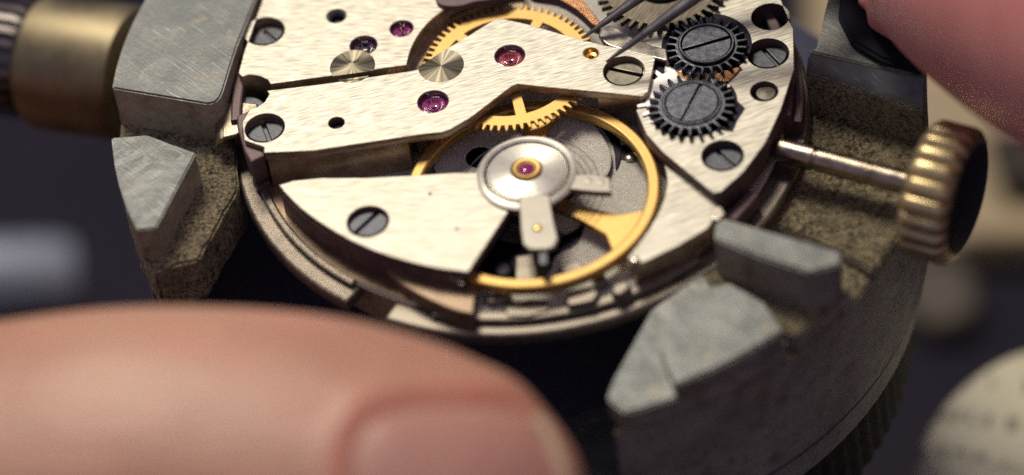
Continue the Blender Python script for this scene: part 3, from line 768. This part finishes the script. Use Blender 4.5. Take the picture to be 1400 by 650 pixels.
# base between and below the jaws
bm = lathe([(0, -10.55), (18.3, -10.55), (18.42, -10.8), (18.2, -12.6), (17.2, -12.9), (17.2, -13.2)], 120, c=(CX, CY, 0))
base = obj('base', bm, 'holder_dark', MH, wall='holder_wall')
bm = free_block([V3(770, 575, -10.4), V3(800, 560, -10.4), V3(850, 552, -10.4), V3(870, 600, -10.4), V3(850, 655, -10.4), V3(800, 650, -10.4)], -10.6, .05, .6, .08, 1.5, 21)
obj('base_lit_patch', bm, 'zinc', base)  # paler patch standing in for light falling on the gap floor
def rib(t, r, z): return 1 + .004 * sin(2 * pi * (110 * t + z * .8)) if r > 17 else 1
bm = lathe([(16.5, -13.2), (17.5, -13.4), (17.6, -17.6), (16.5, -18.0)], 720, c=(CX, CY, 0), wob=rib)
obj('knurled_ring', bm, 'rust_ring', MH)
bm = lathe([(15.5, -18.0), (14.5, -22), (15, -45), (20, -51), (20.5, -55), (0, -55)], 96, c=(CX, CY, 0))
obj('foot', bm, 'holder_wall', MH)
# clamping screw at the left
e0 = V3(196, 103, -5.0); e1 = V3(60, 84, -5.6)
sx = (e1 - e0).normalized(); Ls = (e1 - e0).length
bm = lathe([(0, -3.5), (1.4, -3.5), (1.4, 0), (2.7, .05), (3.15, .35), (3.3, .9), (3.3, Ls - .3), (3.1, Ls), (2.7, Ls + .1), (0, Ls + .1)], 96, c=e0, axis=sx)
cs = obj('clamping_screw', bm, 'knob_brass', MH)
def rib2(t, r, z): return (1.0 if (t * 26) % 1 < .55 else .88) if r > 2.5 else 1
bm = lathe([(2.2, 0), (2.75, .15), (2.95, .6), (2.95, 9), (2.7, 9.4), (0, 9.5)], 360, c=e0 + sx * (Ls + .1), axis=sx, wob=rib2)
obj('knurled_knob', bm, 'knob_rib', cs)

# ------------------------------------------------------------------ tweezers
TW = thing('tweezers', 'dark steel tweezers with both pointed tips held over the watch movement', 'tweezers', tuple(P(815, 65, 0)))
def tine(tip, far, tipw, label):
    d = (far - tip).normalized(); L = 75.0
    side = d.cross(Vector((0, 0, 1))).normalized(); upv = side.cross(d).normalized()
    bm = bmesh.new(); rows = []
    for s, w, h in ((0, tipw * .5, .10), (.5, tipw * .8, .16), (1.6, tipw * 1.5, .28), (4, tipw * 2.7, .42), (8, tipw * 4.6, .55), (16, tipw * 7.5, .7), (30, tipw * 11, .8), (L, tipw * 11, .8)):
        c = tip + d * s; r = []
        for k in range(12):
            a = 2 * pi * k / 12; ca, sa = cos(a), sin(a)
            sg = lambda v: math.copysign(abs(v) ** .6, v)
            r.append(bm.verts.new(c + side * (w / 2 * sg(ca)) + upv * (h / 2 * sg(sa))))
        rows.append(r)
    for A, B in zip(rows, rows[1:]):
        for k in range(12): bm.faces.new((A[k], A[(k + 1) % 12], B[(k + 1) % 12], B[k]))
    bm.faces.new(rows[0]); bm.faces.new(rows[-1])
    o = obj('tine', bm, 'tweezer_steel', TW, angle=50); o['label'] = label
    return tip + d * L
tdir = Vector((.8, .2, .40)).normalized()
def at_depth(x, y, ref_p, dirv, s):   # point s mm along the tweezers, seen at photo x, y
    z = ref_p.z + dirv.z * s; return P(x, y, z)
tip1 = P(797, 52, .12); far1 = at_depth(881, -8, tip1, tdir, 3.2)
tip2 = P(829, 85, 1.0); far2 = at_depth(934, 8, tip2, tdir, 4.2)
h1 = tine(tip1, far1, .22, 'far tine, nearly black'); h2 = tine(tip2, far2, .20, 'near tine with a grey sheen')

# ------------------------------------------------------------------ hands
def digit_bm(path, n_ring=40, seed=0):
    """finger as rings along a path: (point, half width, half height, up vector)"""
    bm = bmesh.new(); rings = []
    for i, (p, w, h, up) in enumerate(path):
        a = path[max(0, i - 1)][0]; b = path[min(len(path) - 1, i + 1)][0]
        t = (b - a).normalized(); up = (up - t * up.dot(t)).normalized(); sd = t.cross(up)
        rings.append([bm.verts.new(p + sd * (w * cos(2 * pi * k / n_ring)) + up * (h * sin(2 * pi * k / n_ring))) for k in range(n_ring)])
    for A, B in zip(rings, rings[1:]):
        for k in range(n_ring): bm.faces.new((A[k], A[(k + 1) % n_ring], B[(k + 1) % n_ring], B[k]))
    bm.faces.new(rings[0]); bm.faces.new(rings[-1])
    return bm
def path_interp(keys, n=6):
    out = []; N = len(keys)
    for i in range(N - 1):
        g = lambda k: keys[max(0, min(N - 1, k))]
        a, b, c, d = g(i - 1), g(i), g(i + 1), g(i + 2)
        cr = lambda A, B, C, D, t: .5 * (2 * B + (C - A) * t + (2 * A - 5 * B + 4 * C - D) * t * t + (3 * B - A - 3 * C + D) * t ** 3)
        for k in range(n):
            t = k / n
            out.append((cr(a[0], b[0], c[0], d[0], t), cr(a[1], b[1], c[1], d[1], t), cr(a[2], b[2], c[2], d[2], t), cr(a[3], b[3], c[3], d[3], t)))
    out.append(keys[-1]); return out
def fuse(bms, voxel=.8, smooth=6):
    """join limbs into one continuous skin"""
    bm = bmesh.new()
    for b in bms: bmesh.ops.recalc_face_normals(b, faces=b.faces[:]); merge(bm, b)
    me = bpy.data.meshes.new('hand'); bm.to_mesh(me); bm.free(); ob = bpy.data.objects.new('hand', me); COL.objects.link(ob)
    m = ob.modifiers.new('remesh', 'REMESH'); m.mode = 'VOXEL'; m.voxel_size = voxel
    s = ob.modifiers.new('soft', 'SMOOTH'); s.factor = .5; s.iterations = smooth
    dg = bpy.context.evaluated_depsgraph_get(); dg.update()
    res = bpy.data.meshes.new_from_object(ob.evaluated_get(dg)); bpy.data.objects.remove(ob)
    b = bmesh.new(); b.from_mesh(res); bpy.data.meshes.remove(res); return b

# left hand: thumb along the front of the holder, fingers folded under beside it
tn = (Vector((0, -.62, .78))).normalized()         # the way the nail faces
def tp(x, y, z): return P(x, y, z)
ctr = [(tp(-420, 898, -2), 11.0, 10.0), (tp(-200, 818, 0), 10.0, 9.3), (tp(0, 766, 0), 9.7, 9.2), (tp(180, 748, .5), 9.8, 9.0), (tp(368, 747, .5), 9.6, 8.7), (tp(498, 764, .3), 9.3, 8.3), (tp(608, 784, 0), 8.6, 7.3), (tp(693, 802, -.5), 7.3, 5.8), (tp(758, 817, -1), 5.3, 4.1), (tp(793, 825, -1.2), 3.0, 2.4), (tp(806, 828, -1.3), .9, .8)]
thumb = digit_bm(path_interp([(p, w, h, tn) for p, w, h in ctr], 8), 48)
K0 = ctr[0][0]
def limb(keys, up, n=6, ring=28):
    up = Vector(up).normalized()
    return digit_bm(path_interp([(Vector(p), w, h, up) for p, w, h in keys], n), ring)
def along(base, *offs): return [base + Vector(o) for o in offs]
def finger_keys(pts_, r):
    n = len(pts_); out = [(p, r * (1 - .25 * i / (n - 1)), r * (.95 - .24 * i / (n - 1))) for i, p in enumerate(pts_)]
    d = (pts_[-1] - pts_[-2]).normalized(); rr = out[-1][1]
    return out + [(pts_[-1] + d * rr * .6, rr * .78, rr * .7), (pts_[-1] + d * rr, rr * .3, rr * .3)]
UPL = (-.1, -.55, .83)
parts_l = [thumb, limb([(K0 + Vector((14, 0, 0)), 8, 8), (K0, 10.6, 9.8), (K0 + Vector((-18, 3, -3)), 13, 11.5), (K0 + Vector((-40, 8, -9)), 17, 14), (K0 + Vector((-58, 9, -13)), 15, 13), (K0 + Vector((-66, 9, -15)), 4, 4)], UPL),
    limb([(K0 + Vector((-150, -6, -18)), 20, 17), (K0 + Vector((-110, 2, -16)), 22, 17), (K0 + Vector((-82, 8, -16)), 29, 15), (K0 + Vector((-62, 14, -20)), 37, 13), (K0 + Vector((-46, 12, -24)), 38, 10.5), (K0 + Vector((-38, 10, -25)), 34, 6)], (0, -.2, 1))]
for (dy, dz, ln, r) in ((46, -14, 1.0, 8.6), (27, -20, 1.08, 8.8), (7, -24, 1.0, 8.3), (-12, -26, .8, 7.2)):
    b = K0 + Vector((-46, dy - 8, dz - 6))
    parts_l.append(limb(finger_keys(along(b, (-6, 0, 0), (10, -1, -4), (24 * ln, -3, -12), (30 * ln, -4, -24), (22 * ln, -5, -34), (10 * ln, -5, -38)), r), (.5, 0, .85)))
hb = fuse(parts_l, .6, 5)
# the nail's outline in the photograph, carried onto the thumb's skin; the skin swells into a fold round it
from mathutils.bvhtree import BVHTree
NO = smooth_path([(483, 700), (481, 650), (489, 606), (512, 573), (555, 559), (620, 555), (688, 558), (727, 578), (752, 616), (768, 668), (774, 740), (768, 810), (748, 870), (700, 925), (620, 955), (555, 945), (512, 905), (490, 830), (483, 765)], 3, True)
def to_px(p):
    d = p - CAM; f = d.dot(fw); return (700 + FPX * d.dot(ir) / f, 325 - FPX * d.dot(iu) / f)
def outline_dist(q):
    best = 1e9; inside = False; n = len(NO)
    for a in range(n):
        (x0, y0), (x1, y1) = NO[a], NO[(a + 1) % n]
        dx, dy = x1 - x0, y1 - y0; t = max(0, min(1, ((q[0] - x0) * dx + (q[1] - y0) * dy) / (dx * dx + dy * dy + 1e-9)))
        best = min(best, hypot(q[0] - x0 - dx * t, q[1] - y0 - dy * t))
        if (y0 > q[1]) != (y1 > q[1]) and q[0] < x0 + (q[1] - y0) * dx / dy: inside = not inside
    return -best if inside else best
hb.normal_update(); bv0 = BVHTree.FromBMesh(hb)
def on_skin(x, y):
    d = (P(x, y, 0) - CAM).normalized(); h = bv0.ray_cast(CAM, d); return h[0], h[1]
hb.verts.ensure_lookup_table(); lay = hb.verts.layers.float.new('redness'); moves = []
for v in hb.verts:
    if v.co.x < -12 or v.normal.dot(-fw) < -.1: continue
    q = to_px(v.co)
    if not (430 < q[0] < 830 and 500 < q[1] < 1010): continue
    d = outline_dist(q); tipw = max(0, min(1, (745 - q[0]) / 60))
    moves.append((v, (.26 * math.exp(-((d - 26) / 22) ** 2) * tipw - .20 * math.exp(-(d / 10) ** 2) * tipw - (.18 if d < 0 else 0))))
    v[lay] = .4 * math.exp(-((d - 8) / 17) ** 2) * tipw
for v, m in moves: v.co += v.normal * m
ncx, ncy = 628, 760; nb = bmesh.new(); rings = []
for r_ in range(13):
    t = r_ / 12; ring = []
    for (x, y) in NO[::1]:
        px_, py_ = ncx + (x - ncx) * t, ncy + (y - ncy) * t
        h, nn = on_skin(px_, py_)
        if h is None: h, nn = on_skin(ncx + (x - ncx) * t * .92, ncy + (y - ncy) * t * .92)
        ring.append(nb.verts.new(h + nn * (.16 * (1 - t ** 4) - .10 * t ** 4 + (.30 * max(0, (x - 700) / 70) * t ** 4))))
        if r_ == 0: break
    rings.append(ring)
n_ = len(NO)
for A, B in zip(rings, rings[1:]):
    for k in range(n_):
        if len(A) == 1: nb.faces.new((A[0], B[k], B[(k + 1) % n_]))
        else: nb.faces.new((A[k], B[k], B[(k + 1) % n_], A[(k + 1) % n_]))
low = [nb.verts.new(v.co + fw * .55) for v in rings[-1]]
for k in range(n_): nb.faces.new((rings[-1][k], low[k], low[(k + 1) % n_], rings[-1][(k + 1) % n_]))
nb.faces.new(low)
hand_l = obj('hand', hb, 'skin', None, angle=80)
tag(hand_l, 'bare hand at lower left, thumb laid along the front of the holder', 'hand')
nail = obj('nail', nb, 'nail', hand_l, angle=60)
# pale free edge at the nail's tip
eb = bmesh.new(); ea = []; L = [q for q in NO if q[0] > 722]
for (x, y) in L:
    for s_, lift in ((.975, .32), (1.03, .30), (1.035, -.25), (.975, -.25)):
        h, nn = on_skin(ncx + (x - ncx) * s_, ncy + (y - ncy) * s_)
        if h is None: h, nn = on_skin(ncx + (x - ncx) * .93, ncy + (y - ncy) * .93)
        ea.append(eb.verts.new(h + nn * lift))
for a in range(len(L) - 1):
    for k in range(4): eb.faces.new((ea[a * 4 + k], ea[a * 4 + (k + 1) % 4], ea[a * 4 + 4 + (k + 1) % 4], ea[a * 4 + 4 + k]))
eb.faces.new(ea[:4]); eb.faces.new(ea[-4:])
obj('nail_edge', eb, 'nail_edge', nail, angle=60)

# right hand: one finger bent over the back of the holder, the others round the tweezers
upf = Vector((.25, -.35, .9)).normalized()
fctr = [(tp(1105, -168, 5.4), .9, .9), (tp(1119, -168, 5.4), 3.2, 3.0), (tp(1152, -174, 5.2), 5.6, 5.2), (tp(1207, -178, 5.0), 7.1, 6.6), (tp(1277, -168, 4.6), 7.7, 7.1), (tp(1337, -138, 4.8), 7.6, 6.9), (tp(1407, -106, 5.5), 8.3, 7.6), (tp(1527, -46, 8), 9.0, 8.3), (tp(1687, 14, 12), 9.2, 8.8), (tp(1867, 24, 18), 9.6, 9.4)]
finger = digit_bm(path_interp([(p, w, h, upf) for p, w, h in fctr], 7), 44)
K1 = fctr[-1][0]
g0 = tip1.lerp(h1, .62); g1 = tip2.lerp(h2, .62)
parts_r = [finger, limb([(K1 + Vector((-8, 0, -2)), 9, 8), (K1 + Vector((6, 0, 2)), 26, 9.5), (K1 + Vector((26, -2, 4)), 34, 12), (K1 + Vector((54, -6, 4)), 33, 15), (K1 + Vector((80, -10, 2)), 24, 16), (K1 + Vector((105, -14, 0)), 20, 16), (K1 + Vector((150, -22, -4)), 21, 17)], (-.2, .1, 1))]
for b, tgt, r in ((K1 + Vector((8, 12, 4)), g0 + Vector((4, 0, 7)), 7.6), (K1 + Vector((14, 32, 4)), g0 + Vector((6, 17, 3.5)), 7.6)):
    parts_r.append(limb(finger_keys([b, b.lerp(tgt, .4) + Vector((0, 3, 14)), b.lerp(tgt, .75) + Vector((0, 3, 13)), tgt], r), (.3, .1, .9)))
b = K1 + Vector((44, 20, 2))
parts_r.append(limb(finger_keys([b, K1 + Vector((22, 12, -8)), g1.lerp(K1, .5) + Vector((2, -2, -8)), g1 + Vector((2, -6, -6.5))], 9.6), (0, .3, .9)))
b = K1 + Vector((8, -16, -2))
parts_r.append(limb(finger_keys([b, b + Vector((-10, -8, -3)), b + Vector((-16, -11, -14)), b + Vector((-10, -12, -24))], 7.6), (.4, 0, .9)))
hb = fuse(parts_r, .7, 4)
hand_r = obj('hand', hb, 'skin_rosy', None, angle=80)
tag(hand_r, 'bare pink hand at upper right, one bent finger over the back of the holder', 'hand')

# ------------------------------------------------------------------ bench and what lies on it
BZ = -55.0
bm = bmesh.new()
q = [bm.verts.new(v) for v in ((-900, -500, BZ), (900, -500, BZ), (900, 1400, BZ), (-900, 1400, BZ))]; bm.faces.new(q)
bench = obj('workbench', bm, 'bench'); tag(bench, kind='structure')
# wooden block at the right
wp = pts([(1090, -260), (1600, -260), (1640, 330), (1430, 318), (1330, 322), (1262, 345), (1120, 330)], BZ + 3)
bm = slab([wp], BZ + .004, BZ + 3, .6, res=2)
tag(obj('wooden_board', bm, 'wood'), 'tan wooden board lying on the bench behind the crown', 'board')
wp = pts(smooth_path([(1240, 350), (1290, 345), (1330, 372), (1338, 415), (1310, 440), (1265, 440), (1235, 400)], 4, True), BZ + 2)
bm = slab([wp], BZ + .004, BZ + 2, .6, res=2)
tag(obj('wood_scrap', bm, 'wood_shaded'), 'small tan scrap of wood on the dark bench right of the holder', 'wood scrap')
wp = pts([(1345, 175), (1460, 160), (1480, 240), (1370, 250)], BZ + 5)
bm = slab([wp], BZ + 3.01, BZ + 5, .6, res=2)
tag(obj('dark_case', bm, 'rust_ring'), 'dark olive case lying on the tan board behind the crown', 'case')
# cream dial at lower right
dc = P(1522, 684, -30)
D_AX = Vector((.05, -.12, 1)).normalized()
DL = thing('watch_dial', 'round cream dial with dark printed rows, lower right corner, raised on a dark stand', 'dial', tuple(dc))
bm = lathe([(0, -1.6), (9.6, -1.6), (9.9, -1.3), (10, -.4), (9.8, -.1), (9.5, 0), (0, .05)], 96, axis=D_AX)
face = obj('dial_face', bm, 'cream_enamel', DL, tuple(dc), wall='lavender_rim')
bm = lathe([(0, BZ + .01 - dc.z), (7, BZ + .01 - dc.z), (6, -6), (4, -3), (7, -1.7), (0, -1.5)], 48, c=dc)
obj('stand', bm, 'holder_dark', DL)
# polished rod at lower left
a = P(-200, 384, -47); b = P(108, 376, -51)
bm = lathe([(0, -.1), (2.2, 0), (2.5, .5), (2.5, (b - a).length - 2), (2.3, (b - a).length - .6), (1.0, (b - a).length), (0, (b - a).length + .1)], 64, c=a, axis=(b - a).normalized())
RD = obj('steel_rod', bm, 'rod_steel'); tag(RD, 'polished steel rod with a rounded end behind the thumb at lower left', 'rod')

# ------------------------------------------------------------------ light
w = bpy.data.worlds.new('World'); S.world = w; w.use_nodes = True
bg = w.node_tree.nodes['Background']; bg.inputs[0].default_value = (.084, .080, .122, 1); bg.inputs[1].default_value = 2.0
def area(name, loc, target, sx, sy, power, col, spread=None):
    d = bpy.data.lights.new(name, 'AREA'); d.shape = 'RECTANGLE'; d.size = sx; d.size_y = sy; d.energy = power; d.color = col
    if spread: d.spread = radians(spread)
    o = bpy.data.objects.new(name, d); COL.objects.link(o); o.location = loc
    o.rotation_euler = (Vector(target) - Vector(loc)).to_track_quat('-Z', 'Y').to_euler()
    return o
area('bench_lamp', (-45, 140, 255), (0, 0, 0), 100, 70, 8.2e5, (1.0, .91, .74))
area('fill_light', (210, -230, 150), (10, -15, -5), 200, 160, 0.9e5, (1.0, .94, .84))  # added soft fill from the right front, lifts the jaw wall
S.view_settings.view_transform = 'Standard'; S.view_settings.look = 'None'
S.view_settings.exposure = 0; S.view_settings.gamma = 1
S.cycles.use_denoising = False          # the photograph has film grain of about this size
S.cycles.sample_clamp_indirect = 4.0
S.cycles.adaptive_threshold = .006
